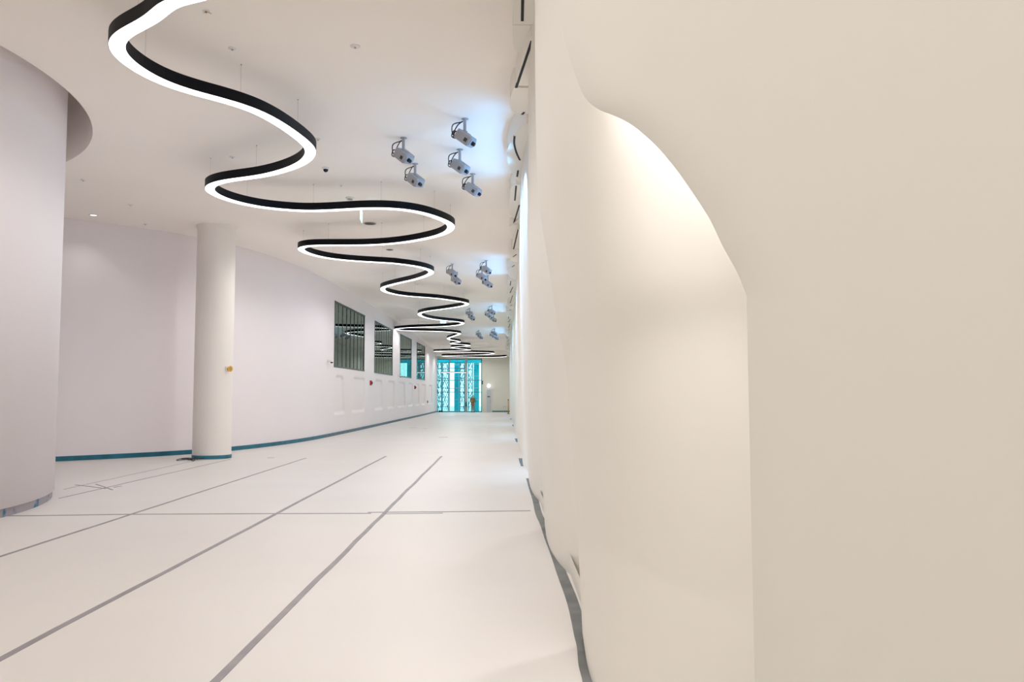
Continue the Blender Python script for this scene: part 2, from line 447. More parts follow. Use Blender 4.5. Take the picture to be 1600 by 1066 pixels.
# outdoors behind the facade
bm = bmesh.new(); box(bm, -30, 20, 84.4, 125, -0.25, -0.02); link('paving_outside', bm, M['ground'], kind='structure')
def out_thing(px0, px1, py0, Y, name, label, cat, m, d=0.6):
    x0, x1 = at_Y(px0, 600, Y).x, at_Y(px1, 600, Y).x; zt = at_Y(715, py0, Y).z
    o = thing(name, label, cat, ((x0+x1)/2, Y, -0.02))
    w_ = (x1-x0)/2
    bm = bmesh.new(); rbox(bm, -w_, w_, 0, d, 0, zt+0.02, 0.04); link('shaft', bm, m, o)
    z = 1.2
    while z < zt-0.4:
        bm = bmesh.new(); box(bm, -w_-0.03, w_+0.03, -0.03, d+0.03, z, z+0.05); z += 1.25
        link('joint_band', bm, M['grey_steel'], o)
    return o
out_thing(709.8, 717.2, 552, 90, 'cladding_pylon', 'narrow teal clad pillar outside, behind the left glazing', 'pillar', M['teal_panel'])
out_thing(740, 748.6, 552, 88, 'cladding_pylon', 'broad teal clad pillar outside, behind the person at the right glazing', 'pillar', M['teal_panel'])
o = thing('facade_beam', 'teal beam running along the top of the end glazing outside', 'beam', (-5.0, 86.6, 0))
bm = bmesh.new(); rbox(bm, -4.5, 3.6, 0, 0.4, fz(566.5)+0.05, fz(556), 0.03); link('beam', bm, M['teal_panel'], o)
bm = bmesh.new(); rbox(bm, -4.4, -4.1, 0.05, 0.35, -0.02, fz(566), 0.03); rbox(bm, 3.2, 3.5, 0.05, 0.35, -0.02, fz(566), 0.03); link('post', bm, M['teal_panel'], o)
# scaffold / lattice tower
def lattice(px0, px1, Y, label, seed, dens):
    rr = random.Random(seed)
    x0, x1 = at_Y(px0, 600, Y).x, at_Y(px1, 600, Y).x
    o = thing('scaffold_tower', label, 'scaffold', (x0, Y, -0.02))
    wd = x1-x0
    for dx in (0, wd):
        for dy in (0, 1.2):
            bm = bmesh.new(); cyl(bm, (dx, dy, 0), (dx, dy, 7.0), 0.035, n=8); link('pole', bm, M['scaf'], o)
    def piece(nm, a, b, r):
        bm = bmesh.new(); cyl(bm, a, b, r, n=6); link(nm, bm, M['scaf'], o)
    z = 0.5
    while z < 7:
        for dy in (0, 1.2): piece('ledger', (0, dy, z), (wd, dy, z), 0.025)
        for dx in (0, wd): piece('ledger', (dx, 0, z), (dx, 1.2, z), 0.025)
        z += 1.0
    for z in (0.3, 2.4, 4.5):
        piece('brace', (0, -0.02, z), (wd, -0.02, z+1.9), 0.035); piece('brace', (wd, -0.02, z), (0, -0.02, z+1.9), 0.03)
    z = 0.1; s = 1
    while z < 6.6:
        for dy in (0, 1.2):
            for k in range(dens):
                xa = wd*k/dens; xb = wd*(k+1)/dens
                if s < 0: xa, xb = xb, xa
                zz = rr.uniform(-0.1, 0.1)
                piece('brace', (xa, dy, z+zz), (xb, dy, z+0.55+zz), 0.017+0.012*rr.random())
            s = -s
        z += 0.5
    return o
lattice(683.5, 689.5, 87.5, 'scaffold tower outside at the left edge of the glazing', 1, 2)
lattice(690.5, 700, 89.5, 'wide scaffold tower outside, left of the first mullion', 2, 3)
lattice(718, 725.5, 88, 'scaffold tower outside between teal pillar and thick mullion', 3, 2)
lattice(731.5, 738, 91, 'scaffold tower outside behind the person, right of thick mullion', 4, 2)

# ------------------------------------------------------------------ items at the far wall
d = bpy.data.objects.new('door_1', None); COL.objects.link(d); d['kind'] = 'structure'; d.location = (0, 0, 0)
x0, x1 = fx(760.5), fx(767.8); zt = at_Y(765, 609, YF).z
bm = bmesh.new(); box(bm, x0, x1, YF-0.05, YF-0.001, 0.01, zt); link('door_leaf', bm, M['door'], d)
bm = bmesh.new(); box(bm, x0-0.08, x0, YF-0.08, YF-0.001, 0, zt+0.08); box(bm, x1, x1+0.08, YF-0.08, YF-0.001, 0, zt+0.08); box(bm, x0, x1, YF-0.08, YF-0.001, zt, zt+0.08)
link('door_frame', bm, M['whiteplastic'], d)
bm = bmesh.new(); box(bm, x1-0.12, x1-0.08, YF-0.12, YF-0.05, 0.9, 1.3); link('door_handle', bm, M['grey_steel'], d)
gx = at_Y(763.8, 603, YF-0.35)
g = thing('globe_light', 'round white globe light mounted above the far grey door', 'light', gx)
bm = bmesh.new(); bmesh.ops.create_uvsphere(bm, u_segments=20, v_segments=12, radius=0.19); link('globe', bm, M['lampglow'], g, smooth=True)
bm = bmesh.new(); cyl(bm, (0, 0.17, 0), (0, 0.345, 0), 0.05); link('bracket', bm, M['whiteplastic'], g)
sg = at_Y(763.6, 620, YF-0.07)
g = thing('door_sign', 'small dark sign plate on the far grey door', 'sign', sg)
bm = bmesh.new(); rbox(bm, -0.13, 0.13, -0.015, 0.015, -0.05, 0.05, 0.006); link('plate', bm, M['proj_dark'], g)
sg = at_Y(753.8, 598, YF-0.03)
g = thing('wall_switch', 'narrow dark switch plate beside the glazing, right jamb', 'switch', sg)
bm = bmesh.new(); rbox(bm, -0.05, 0.05, -0.02, 0.029, -0.17, 0.17, 0.008); link('plate', bm, M['proj_dark'], g)
bm = bmesh.new(); rbox(bm, -0.02, 0.02, -0.035, -0.02, -0.05, 0.05, 0.005); link('button', bm, M['greyplastic'], g)
bp = at_z(793.6, 647.5, 0)
g = thing('barrier_post', 'tall dark post standing by the right wall at the far end', 'post', (bp.x, 76, 0))
g.location.x = at_Y(794.2, 640, 76).x
bm = bmesh.new(); cyl(bm, (0, 0, 0.03), (0, 0, 1.25), 0.045, n=12); link('pole', bm, M['brass'], g, smooth=True)
bm = bmesh.new(); lathe(bm, [(0, 0), (0.16, 0), (0.16, 0.02), (0.04, 0.045), (0, 0.045)]); link('base', bm, M['frame'], g)
bm = bmesh.new(); bmesh.ops.create_uvsphere(bm, u_segments=12, v_segments=8, radius=0.06, matrix=Matrix.Translation((0, 0, 1.27))); link('cap', bm, M['frame'], g, smooth=True)
g = thing('low_barrier', 'low pale metal stand before the far wall near the dark post', 'stand', (at_Y(788.8, 640, 82).x, 82, 0))
for sx in (-0.12, 0.12):
    bm = bmesh.new(); cyl(bm, (sx, 0, 0), (sx, 0, 0.55), 0.015, n=8); link('leg', bm, M['grey_steel'], g)
bm = bmesh.new(); cyl(bm, (-0.15, 0, 0.56), (0.15, 0, 0.56), 0.018, n=8); cyl(bm, (-0.12, 0, 0.2), (0.12, 0, 0.2), 0.012, n=8); link('rail', bm, M['grey_steel'], g)
kb = at_Y(728.4, 631.5, YF-0.13)
g = thing('fire_extinguisher', 'small dark cylinder hung on the thick far mullion', 'extinguisher', kb)
bm = bmesh.new(); lathe(bm, [(0, -0.25), (0.085, -0.24), (0.09, 0.1), (0.05, 0.17), (0.025, 0.2), (0, 0.2)], (0, -0.09, 0), 16); link('tank', bm, M['teal_film'], g, smooth=True)
bm = bmesh.new(); box(bm, -0.02, 0.02, -0.16, 0.0, 0.19, 0.23); link('valve', bm, M['black'], g)
for px, lab in ((687.2, 'small dark bucket on the floor by the far glazing, left one'), (690.4, 'small dark bucket on the floor by the far glazing, right one')):
    q = at_Y(px, 643, 83.4)
    g = thing('bucket', lab, 'bucket', (q.x, 83.4, 0), group='buckets by the far glazing')
    bm = bmesh.new(); lathe(bm, [(0, 0), (0.07, 0), (0.095, 0.17), (0.085, 0.17), (0.062, 0.012), (0, 0.012)], n=16); link('pail', bm, M['black'], g, smooth=True)
    bm = bmesh.new(); tube(bm, [(0.092*math.cos(t), 0, 0.16+0.06*math.sin(t)) for t in [PI*i/8 for i in range(9)]], 0.005, 5); link('handle', bm, M['wire'], g)

# person ------------------------------------------------------------
def skinned(name, joints, edges, m, parent, sub=2, root=0):
    me = bpy.data.meshes.new(name); me.from_pydata([j[0] for j in joints], edges, []); me.update()
    o = bpy.data.objects.new(name, me); COL.objects.link(o)
    sk = o.modifiers.new('skin', 'SKIN'); sk.use_smooth_shade = True
    sb = o.modifiers.new('sub', 'SUBSURF'); sb.levels = sub; sb.render_levels = sub
    dat = me.skin_vertices[0].data
    for i, j in enumerate(joints):
        r = j[1]; dat[i].radius = r if isinstance(r, tuple) else (r, r)
    dat[root].use_root = True
    me.materials.append(m); o.parent = parent
    return o
pp = at_Y(738.9, 600, 82.6)
P = thing('person', 'person in khaki top and sand trousers standing before the end glazing', 'person', (pp.x, 82.6, 0), (0, 0, R(15)))
J = [((0, 0, 0.93), (0.15, 0.10)), ((0, 0.01, 1.12), (0.13, 0.09)), ((0, 0.01, 1.30), (0.16, 0.105)), ((0, 0, 1.42), (0.08, 0.07)), ((0, -0.01, 1.49), 0.05), ((0, -0.01, 1.60), (0.078, 0.095)), ((0, -0.01, 1.67), (0.06, 0.075))]
E = [(i, i+1) for i in range(6)]
for s in (-1, 1):
    b = len(J)
    J += [((s*0.17, 0, 1.38), 0.055), ((s*0.22, 0.01, 1.12), 0.042), ((s*0.20, -0.06, 0.90), 0.030), ((s*0.195, -0.075, 0.84), (0.022, 0.038))]
    E += [(3, b), (b, b+1), (b+1, b+2), (b+2, b+3)]
    for k, (dy, L) in enumerate(((-0.028, 0.068), (-0.010, 0.078), (0.009, 0.072), (0.026, 0.056))):
        c = len(J)
        J += [((s*0.193, -0.08+dy, 0.80), 0.0085), ((s*0.185, -0.085+dy, 0.80-L), 0.0075)]
        E += [(b+3, c), (c, c+1)]
    c = len(J); J += [((s*0.175, -0.115, 0.82), 0.010), ((s*0.165, -0.13, 0.785), 0.0085)]; E += [(b+3, c), (c, c+1)]
    b = len(J)
    J += [((s*0.09, 0, 0.86), 0.085), ((s*0.095, -0.01, 0.48), 0.058), ((s*0.10, 0.015, 0.09), 0.038), ((s*0.105, -0.12, 0.03), (0.04, 0.025))]
    E += [(0, b), (b, b+1), (b+1, b+2), (b+2, b+3)]
body = skinned('body', J, E, M['skin'], P)
skinned('shirt', [((0, 0, 0.84), (0.19, 0.14)), ((0, 0.01, 1.10), (0.165, 0.125)), ((0, 0.01, 1.30), (0.19, 0.135)), ((0, 0, 1.42), (0.10, 0.09)),
        ((-0.18, 0, 1.38), 0.072), ((-0.235, 0.01, 1.12), 0.06), ((-0.215, -0.05, 0.93), 0.05), ((0.18, 0, 1.38), 0.072), ((0.235, 0.01, 1.12), 0.06), ((0.215, -0.05, 0.93), 0.05)],
        [(0, 1), (1, 2), (2, 3), (3, 4), (4, 5), (5, 6), (3, 7), (7, 8), (8, 9)], M['khaki'], P)
skinned('trousers', [((0, 0, 0.92), (0.165, 0.125)), ((-0.09, 0, 0.82), 0.105), ((-0.095, -0.01, 0.48), 0.082), ((-0.10, 0.01, 0.11), 0.066), ((0.09, 0, 0.82), 0.105), ((0.095, -0.01, 0.48), 0.082), ((0.10, 0.01, 0.11), 0.066)],
        [(0, 1), (1, 2), (2, 3), (0, 4), (4, 5), (5, 6)], M['sand'], P)
skinned('hair', [((0, 0.02, 1.70), (0.082, 0.085)), ((0, 0.05, 1.62), (0.082, 0.06)), ((0, 0.055, 1.55), (0.06, 0.04))], [(0, 1), (1, 2)], M['hair'], P)
for s in (-1, 1):
    bm = bmesh.new(); rbox(bm, s*0.105-0.05, s*0.105+0.05, -0.19, 0.07, 0.0, 0.085, 0.03, 3); link('shoe', bm, M['shoe'], P, smooth=True)
bm = bmesh.new(); cyl(bm, (0, -0.095, 1.605), (0, -0.125, 1.585), 0.010, 0.014, n=8); link('nose', bm, M['skin'], P)
for s in (-1, 1):
    bm = bmesh.new(); bmesh.ops.create_uvsphere(bm, u_segments=8, v_segments=6, radius=0.011, matrix=Matrix.Translation((s*0.032, -0.098, 1.62))); link('eye', bm, M['hair'], P)

# ------------------------------------------------------------------ sculpted right wall: overlapping leaves
def prof(rows, Y):               # pixel column/row of a leaf's edge, seen at distance Y -> X as function of z
    t = []
    for px, py in rows:
        p = at_Y(px, py, Y); t.append((p.z, p.x))
    t.sort(); return t
LEAVES = []
EDGE1 = [(1180, 1066), (1172, 700), (1167, 462), (1152, 425), (1130, 385), (1108, 340), (1080, 297), (1052, 258), (1020, 222), (985, 193), (955, 178), (935, 170), (915, 153), (902, 125), (890, 88), (880, 50), (871, 0), (869, -60), (868, -250), (868, -600)]
def sheetX(Y):                   # plan of the nearest leaf: almost straight, gently folded at its foot
    t = Y-2.6
    return 0.762-(0.40 if t < 0 else 0.47)*t-(0.035*min(1, abs(t)/0.5)*0)
tip1 = []
for px, py in EDGE1:
    Y = 2.6
    for _ in range(80):
        p = at_Y(px, py, Y); e = p.x-sheetX(Y); Y -= e*0.9
    tip1.append((p.z, p.x, Y))
tip1.sort()
tip1 = [(0.0, tip1[0][1], tip1[0][2])]+tip1
tip1.append((7.0, tip1[-1][1], tip1[-1][2]))
LEAVES.append(None)
p2 = prof([(913, 1040), (910, 990), (905, 880), (900, 790), (892, 665), (884, 571), (871, 505), (858, 420), (848, 360), (842, 317), (839, 260), (837, 180), (836, 60), (836, -100)], 6.26)
p2 = p2+[(7.0, p2[-1][1]+0.04)]
LEAVES.append((2.3, 6.26, p2, 2.0, 3.6))
p3 = prof([(851, 818), (845, 700), (841, 617), (838, 580), (835, 546), (831, 500), (828, 467), (826, 400), (825.5, 300), (825.5, 100), (825.5, 0)], 11.4)
LEAVES.append((6.32, 11.4, p3+[(7.0, p3[-1][1])], 0.9, 3.4))
tips = [(17.2, 826, 818, 812), (22.0, 816, 814, 812), (27.2, 812, 811, 808), (32.4, 808.3, 808.5, 806), (37.4, 806, 806, 804), (42.5, 804, 804, 802), (47.5, 802.3, 802.5, 800.5), (53, 801, 801, 799.5), (60, 799, 799, 798), (66, 798, 798, 797), (72, 797, 797, 796.5), (78, 796.6, 796.6, 796), (84.0, 796.2, 796.2, 796)]
prev = 11.46
for Y, pb, pm, pt in tips:
    rows = [(0.0, (pb-788)/F*Y), (2.0, (pm-788)/F*Y), (4.2, (pt-788)/F*Y), (5.6, (pt-788)/F*Y+0.01), (7.0, (pt-788)/F*Y+0.03)]
    LEAVES.append((prev, Y, rows, 0.75, 3.4)); prev = Y+0.06
def near_leaf():
    zs = [0.0, 0.3, 0.6, 0.9, 1.2, 1.5, 1.8]
    kink = tip1[3][0]
    while zs[-1] < kink-0.02: zs.append(zs[-1]+0.02)
    zs[-1] = kink
    while zs[-1] < 4.2: zs.append(zs[-1]+0.008 if zs[-1] < 3.2 else zs[-1]+0.05)
    zs += [5, 6, 6.65]
    lo = [(z, y) for z, x, y in tip1 if z <= kink+1e-6]; hi = smoothtab([(z, y) for z, x, y in tip1 if z >= kink-1e-6], 6)
    bm = bmesh.new(); rows = []
    for z in zs:
        Yt = interp(lo, z) if z <= kink else interp(hi, z)
        row = []
        for k in range(31):
            Y = -3.2+(Yt+3.2)*(k/30)
            row.append(bm.verts.new((sheetX(Y), Y, z)))
        X = sheetX(Yt)
        for dx, dy in ((0.001, 0.006), (0.006, 0.012), (0.02, 0.016), (0.06, 0.012), (0.10, 0.0)):
            row.append(bm.verts.new((X+dx, Yt+dy, z)))
        for k in range(1, 9):
            Y = Yt-0.2*k; row.append(bm.verts.new((sheetX(Y)+0.11, Y, z)))
        rows.append(row)
    for A, B in zip(rows, rows[1:]):
        for k in range(len(A)-1): bm.faces.new((A[k], A[k+1], B[k+1], B[k]))
    for f in bm.faces: f.smooth = True
    link('wall_right', bm, M['cream'], kind='structure')
near_leaf()
for Y, pb, pm, pt in tips[:9]:        # warm washers recessed above each gap between leaves
    light('SPOT', 'wall_washer', (0.66, Y+0.5, hc(Y)-0.4), (0.55, Y+0.6, 0), 110, (1.0, 0.90, 0.82), 0.0, spot=80, blend=0.9)
for li, leaf in enumerate(LEAVES):
    if leaf is None: continue
    Y0, Y1, pr, D, pw = leaf
    near = li < 3
    st = pr if li == 0 else smoothtab(pr, 5)
    zs = [0.0]
    dz = 0.03 if near else 0.12
    while zs[-1] < 6.65: zs.append(min(6.65, zs[-1]+(dz if zs[-1] < 4 else 0.15)))
    zs = sorted(set(zs+([st[i][0] for i in range(len(st)) if 0.05 < st[i][0] < 6] if li == 0 else [])))
    nu = 44 if near else 14
    bm = bmesh.new(); rows = []
    for z in zs:
        X1 = interp(st, z)
        row = []
        for k in range(nu+1):
            u = (k/nu)
            u = 1-(1-u)**1.6
            Y = Y0+(Y1-Y0)*u
            Dz = D+(0.5*max(0.0, 0.77-X1) if li == 0 else 0)
            X = X1+Dz*(1-u)**pw
            if li in (1, 2):
                X -= (0.055 if li == 1 else 0.035)*4*u*(1-u)*max(0.0, 1-z/0.9)
            lift = 0.07*max(0, (u-0.8)/0.2)**2 if (z == 0.0 and li > 0) else 0.0
            row.append(bm.verts.new((X, Y, z+lift)))
        # rounded tip and return
        e = 0.012 if near else 0.02
        lift = 0.07 if (z == 0.0 and li > 0) else 0.0
        for dx, dy in ((0.003, e), (0.012, 1.6*e), (0.03, 2*e), (0.35, 2*e+0.005), (1.2, 2*e+0.01)):
            row.append(bm.verts.new((X1+dx, Y1+dy, z+lift)))
        rows.append(row)
    for A, B in zip(rows, rows[1:]):
        for k in range(len(A)-1): bm.faces.new((A[k], A[k+1], B[k+1], B[k]))
    for f in bm.faces: f.smooth = True
    o = link('wall_right', bm, M['cream'], kind='structure')
# skirting behind the lifted leaf bottoms
pts = [(0.60, 3.4), (0.60, 5.2), (0.66, 6.3), (0.66, 8.5), (0.60, 11.4), (0.60, 17.2), (0.56, 22), (0.58, 32), (0.60, 50), (0.62, 83.9)]
bm = bmesh.new()
for (a, b), (c, dd) in zip(pts, pts[1:]):
    bm.faces.new([bm.verts.new(v) for v in ((a, b, 0), (c, dd, 0), (c, dd, 0.2), (a, b, 0.2))])
link('baseboard_right', bm, M['cream'], kind='structure')

# ------------------------------------------------------------------ ceiling soffits along the right wall with black slot diffusers
SOF = [  # outline pixels (left side, top to bottom)
    ([(803, -40), (802, 38)], 0.30),
    ([(801.5, 40), (801, 66), (804, 76), (813, 84)], 0.22),
    ([(829, 57), (817, 85), (806, 134)], 0.34),
    ([(807, 137), (802.5, 139), (797.5, 154), (799, 172), (815, 178)], 0.30),
    ([(822, 192), (810, 203), (799, 219), (793.5, 233), (792, 243), (794, 256), (800, 270), (808, 281), (815, 287)], 0.34),
    ([(806, 289), (800, 292), (797.5, 300), (796.5, 330), (798.5, 338), (806, 342)], 0.30),
    ([(811, 342), (803, 349.5)], 0.33),
    ([(803, 351), (797, 353), (796.5, 360), (800, 367), (803, 368)], 0.22),
    ([(809, 358), (803, 376), (801, 388)], 0.34),
    ([(799, 389), (796.5, 398), (797, 407), (803, 409)], 0.30),
    ([(808, 411), (798, 418), (792.5, 424), (796, 432), (804, 437)], 0.34),
]
SLOT = [[(817.5, -40), (816, 34)], [(831, 60), (806.5, 134)], [(819, 176), (816, 180)], [(804, 210), (803.5, 222), (807, 236), (812.5, 248)], [(809.5, 264), (808, 274)],
        [(806.5, 291), (804.5, 314)], [(811.5, 321), (803, 349)], [(809.5, 357), (802.5, 388)], [(807, 398), (801.5, 402)], [(804, 413), (800, 416)]]
sof_world = []
for rows, dr in SOF:
    sof_world.append(([at_z(px, py, 6.6-dr) for px, py in rows], dr))
slot_world = []
for rows in SLOT: slot_world.append([at_z(px, py, 6.29) for px, py in rows])
tn = [2]
def make_soffit(P_, dr, dY, slots):
    L = [Vector((p.x, p.y+dY)) for p in P_]
    if L[-1].y > 83.5: return
    if len(L) > 4:
        Lc = catmull([Vector((p.x, p.y, 0)) for p in L], 5); L = [Vector((p.x, p.y)) for p in Lc]
    zb = [hc(p.y)-dr for p in L]
    bm = bmesh.new(); n = len(L); XR = 1.1
    bl = [bm.verts.new((p.x, p.y, z)) for p, z in zip(L, zb)]; tl = [bm.verts.new((p.x, p.y, hc(p.y)+0.02)) for p in L]
    br = [bm.verts.new((XR, p.y, z)) for p, z in zip(L, zb)]; tr = [bm.verts.new((XR, p.y, hc(p.y)+0.02)) for p in L]
    for i in range(n-1):
        bm.faces.new((bl[i], bl[i+1], br[i+1], br[i])); bm.faces.new((bl[i], tl[i], tl[i+1], bl[i+1]))
    bm.faces.new((bl[0], br[0], tr[0], tl[0])); bm.faces.new((bl[-1], tl[-1], tr[-1], br[-1]))
    o = link('trim_%d' % tn[0], bm, M['cream'], kind='structure'); tn[0] += 1
    ymin, ymax = min(p.y for p in L), max(p.y for p in L)
    for sl in slots:
        c = sum((p.y for p in sl))/len(sl)+dY
        if not (ymin-0.05 <= c <= ymax+0.05): continue
        Q = [Vector((p.x, p.y+dY, hc(p.y+dY)-dr-0.004)) for p in sl]
        if len(Q) > 2: Q = catmull(Q, 5)
        bm = bmesh.new(); W = 0.018
        for a, b in zip(Q, Q[1:]):
            t = (b-a).normalized(); nrm = Vector((-t.y, t.x, 0)).normalized()*W
            box_pts = [a-nrm, a+nrm, b+nrm, b-nrm]
            lo = [bm.verts.new(q) for q in box_pts]; hi = [bm.verts.new(q+Vector((0, 0, 0.02))) for q in box_pts]
            bm.faces.new(lo); bm.faces.new(hi[::-1])
            for i in range(4): bm.faces.new((lo[i], lo[(i+1) % 4], hi[(i+1) % 4], hi[i]))
        link('slot_diffuser', bm, M['slot'], o)
for P_, dr in sof_world: make_soffit(P_, dr, 0, slot_world)
for dY in (15.2, 30.4, 45.6):
    for P_, dr in sof_world[5:]: make_soffit(P_, dr, dY, slot_world[5:])

# ------------------------------------------------------------------ floor tapes
def tape(pts, w_, label, m='tape', h=0.003, group='tape lines on the floor'):
    Q = [Vector((p[0], p[1], 0)) for p in pts]; bm = bmesh.new(); L = []; Rr = []
    for i, p in enumerate(Q):
        t = (Q[min(i+1, len(Q)-1)]-Q[max(i-1, 0)]).normalized(); nrm = Vector((-t.y, t.x, 0))*w_/2
        L.append(p+nrm); Rr.append(p-nrm)
    up = Vector((0, 0, h))
    lt = [bm.verts.new(p+up) for p in L]; rt = [bm.verts.new(p+up) for p in Rr]; lb = [bm.verts.new(p) for p in L]; rb = [bm.verts.new(p) for p in Rr]
    for i in range(len(Q)-1):
        bm.faces.new((lt[i], lt[i+1], rt[i+1], rt[i])); bm.faces.new((lb[i], lb[i+1], lt[i+1], lt[i])); bm.faces.new((rt[i], rt[i+1], rb[i+1], rb[i]))
    bm.faces.new((lb[0], lt[0], rt[0], rb[0])); bm.faces.new((lb[-1], rb[-1], rt[-1], lt[-1]))
    return tag(link('floor_tape', bm, M[m]), label, 'tape', group)
def wob(a, b, n, amp, seed):
    rr = random.Random(seed); a = Vector(a); b = Vector(b); t = (b-a).normalized(); nn = Vector((-t.y, t.x))
    return [a.lerp(b, i/n)+nn*rr.uniform(-amp, amp) for i in range(n+1)]
def fp(px, py): p = at_z(px, py, 0); return (p.x, p.y)
a, b = Vector(fp(335, 1066)), Vector(fp(690, 713)); tape(wob(a+(a-b).normalized()*2, b, 30, 0.007, 1), 0.062, 'grey tape line on the floor, long one nearest the right wall', h=0.0030)
a, b = Vector(fp(0, 1030)), Vector(fp(603, 713)); tape(wob(a+(a-b).normalized()*2, b, 30, 0.007, 2), 0.062, 'grey tape line on the floor, second long one from the right', h=0.0030)
a, b = Vector(fp(0, 870)), Vector(fp(478, 716)); tape(wob(a+(a-b).normalized()*1, b, 24, 0.006, 3), 0.05, 'grey tape line on the floor, third long one from the right', h=0.0030)
a, b = Vector(fp(92, 779)), Vector(fp(360, 718)); tape(wob(a, b, 20, 0.008, 4), 0.035, 'thin tape line on the floor from drum wall to column', h=0.0030)
a, b = Vector(fp(100, 765)), Vector(fp(296, 722)); tape(wob(a, b, 20, 0.012, 5), 0.02, 'thinnest tape line on the floor behind the drum wall, farthest left', h=0.0030)
tape([fp(0, 806.5), fp(60, 806), fp(200, 804), fp(400, 803), fp(580, 802.5)], 0.06, 'grey cross tape on the floor, left length', h=0.0036)
tape([fp(575, 801), fp(690, 800), fp(760, 799.3), fp(829, 798.5)], 0.055, 'grey cross tape on the floor, right length reaching the wall', h=0.0040)
tape([fp(600, 803.3), fp(692, 802.2)], 0.03, 'short thin tape end beside the cross tape, middle of the floor', h=0.0044)
edge = [(915, 1066), (909, 1040), (903, 1010), (897, 985), (881, 930), (868, 888), (859, 855), (848, 823), (840, 803), (834, 780), (828, 760), (824, 748)]
E1 = catmull([Vector((*fp(px, py), 0)) for px, py in edge], 4)
E1 = [Vector((0.515, 3.6, 0))]+E1
tape([(p.x+0.02+0.035*math.exp(-((p.y-7.6)/1.9)**2)+0.003*math.sin(i*0.9), p.y) for i, p in enumerate(E1)], 0.10, 'crumpled dark grey tape strip along the right wall foot', 'edge_tape', 0.006)
for i, (px, py, dx) in enumerate(((815, 722, 0.12), (807.5, 688, 0.16), (802, 665, 0.16), (798.5, 655, .16))):
    p = at_z(px, py, 0); tape([(p.x+0.02, p.y-1.3), (p.x, p.y), (p.x-0.0, p.y+1.2)], 0.12, 'dark tape piece at the right wall foot, number %s going away' % ('one', 'two', 'three', 'four')[i] if False else
        ('dark tape piece at the right wall foot, ' + ('nearest of the four', 'second nearest of the four', 'third nearest of the four', 'farthest of the four')[i]), 'blue_film', 0.006)
# scraps
SC = [(118, 758, 165, 764, 'dark tape scrap on the floor near the drum wall edge'), (150, 757, 176, 766, 'crossing tape scrap on the floor near the drum wall edge'),
      (178, 762, 190, 760, 'tiny dark scrap on the thin tape line between drum wall and column'),
      (640, 669, 652, 668.6, 'faint scrap on the far floor, left of the middle'), (686, 684, 700, 683.5, 'faint scrap on the far floor, centre'), (660, 670, 668, 669.7, 'faint short scrap on the far floor beside a longer one'), (418, 716, 428, 715.5, 'faint scrap on the floor right of the column')]
for x0, y0, x1, y1, lab in SC:
    tape([fp(x0, y0), fp((x0+x1)/2, (y0+y1)/2-0.3), fp(x1, y1)], 0.03, lab, 'tape', 0.005, 'scraps on the floor')
# cable tangle at the column foot
q = at_z(295, 719.5, 0)
bm = bmesh.new(); rr = random.Random(3)
for k in range(4):
    pts_ = [Vector((0.35*rr.uniform(-1, 1), 0.5*rr.uniform(-1, 1), 0.012+0.03*rr.random())) for _ in range(5)]
    tube(bm, catmull(pts_, 6), 0.011, 6)
o = link('cable_tangle', bm, M['cable']); o.location = (q.x, q.y, 0.0); tag(o, 'small tangle of dark cable on the floor at the column foot', 'cable')

# ------------------------------------------------------------------ serpentine pendant light
TR = [(267,0),(250,22),(225,37.5),(198,50),(181,62),(179,76),(190,90),(212,107),(250,128),(300,145),(350,157.5),(400,174),(440,196),(468,216),(484,230),(486.5,240),(476,253),(450,265),(409,275.5),(362,281.5),(334,287.5),(325.5,296),(337,305),(362,314.5),(409,324.5),(472,330),(519,329),(566,326.3),(612,326.3),(653,331.5),(684,341),(703,350),(705,357),(695,365),(669,372.5),(628,379.5),(581,383.2),(525,383.8),(487,384),(471,387),(470,391),(487,398.3),(519,404.8),(566,409),(612,411.5),(653,417),(673,423.5),(671,429),(650,436.5),(619,443.5),(600,449),(598,452.5),(604,457),(632,462.5),(678,466),(702,469),(723.5,472.5),(730.5,475.5),(720,479),(694,483),(668,486.5),(656,490),(658,494),(671,498),(694,501),(716.5,503.2),(723.5,505.5),(713,508.6),(685,510.6),(650,511.6),(626,513.2),(618,515),(633,516.8),(668,517.6),(694,518.4),(713,520.2),(718.5,522),(709,525.5),(700,529),(704,531.3),(716,533.5),(718,535),(708,536),(704,537),(712,538),(727,538.9),(734,540.2),(722,541.6),(708,542.6),(706,543.6),(716,545.0),(730,546.3),(734.5,547.5),(716,548.2),(694,548.5),(677,549.4),(700,550.1),(737,550.6),(760,551.2),(771.5,552.3),(766,553.6),(749,554.6),(715,555.6),(691,556.4),(698,557.2),(726,557.8),(755,558.5),(777,558.3),(792,557.4)]
DROP = 0.45+0.17
W = []
lastY = 0
for px, py in TR:
    p = at_ceil(px, py, DROP)
    p.y = max(p.y, lastY*0.0)
    W.append(p)
pre = [(-4.0, -3.5), (-2.4, -2.2), (-1.3, -0.3), (-1.6, 1.4), (-3.2, 2.6), (-4.2, 3.9), (-3.9, 5.3), (-2.9, 6.5), (-2.75, 7.7), (-3.12, 8.55)]
W = [Vector((x, y, hc(y)-DROP)) for x, y in pre]+W
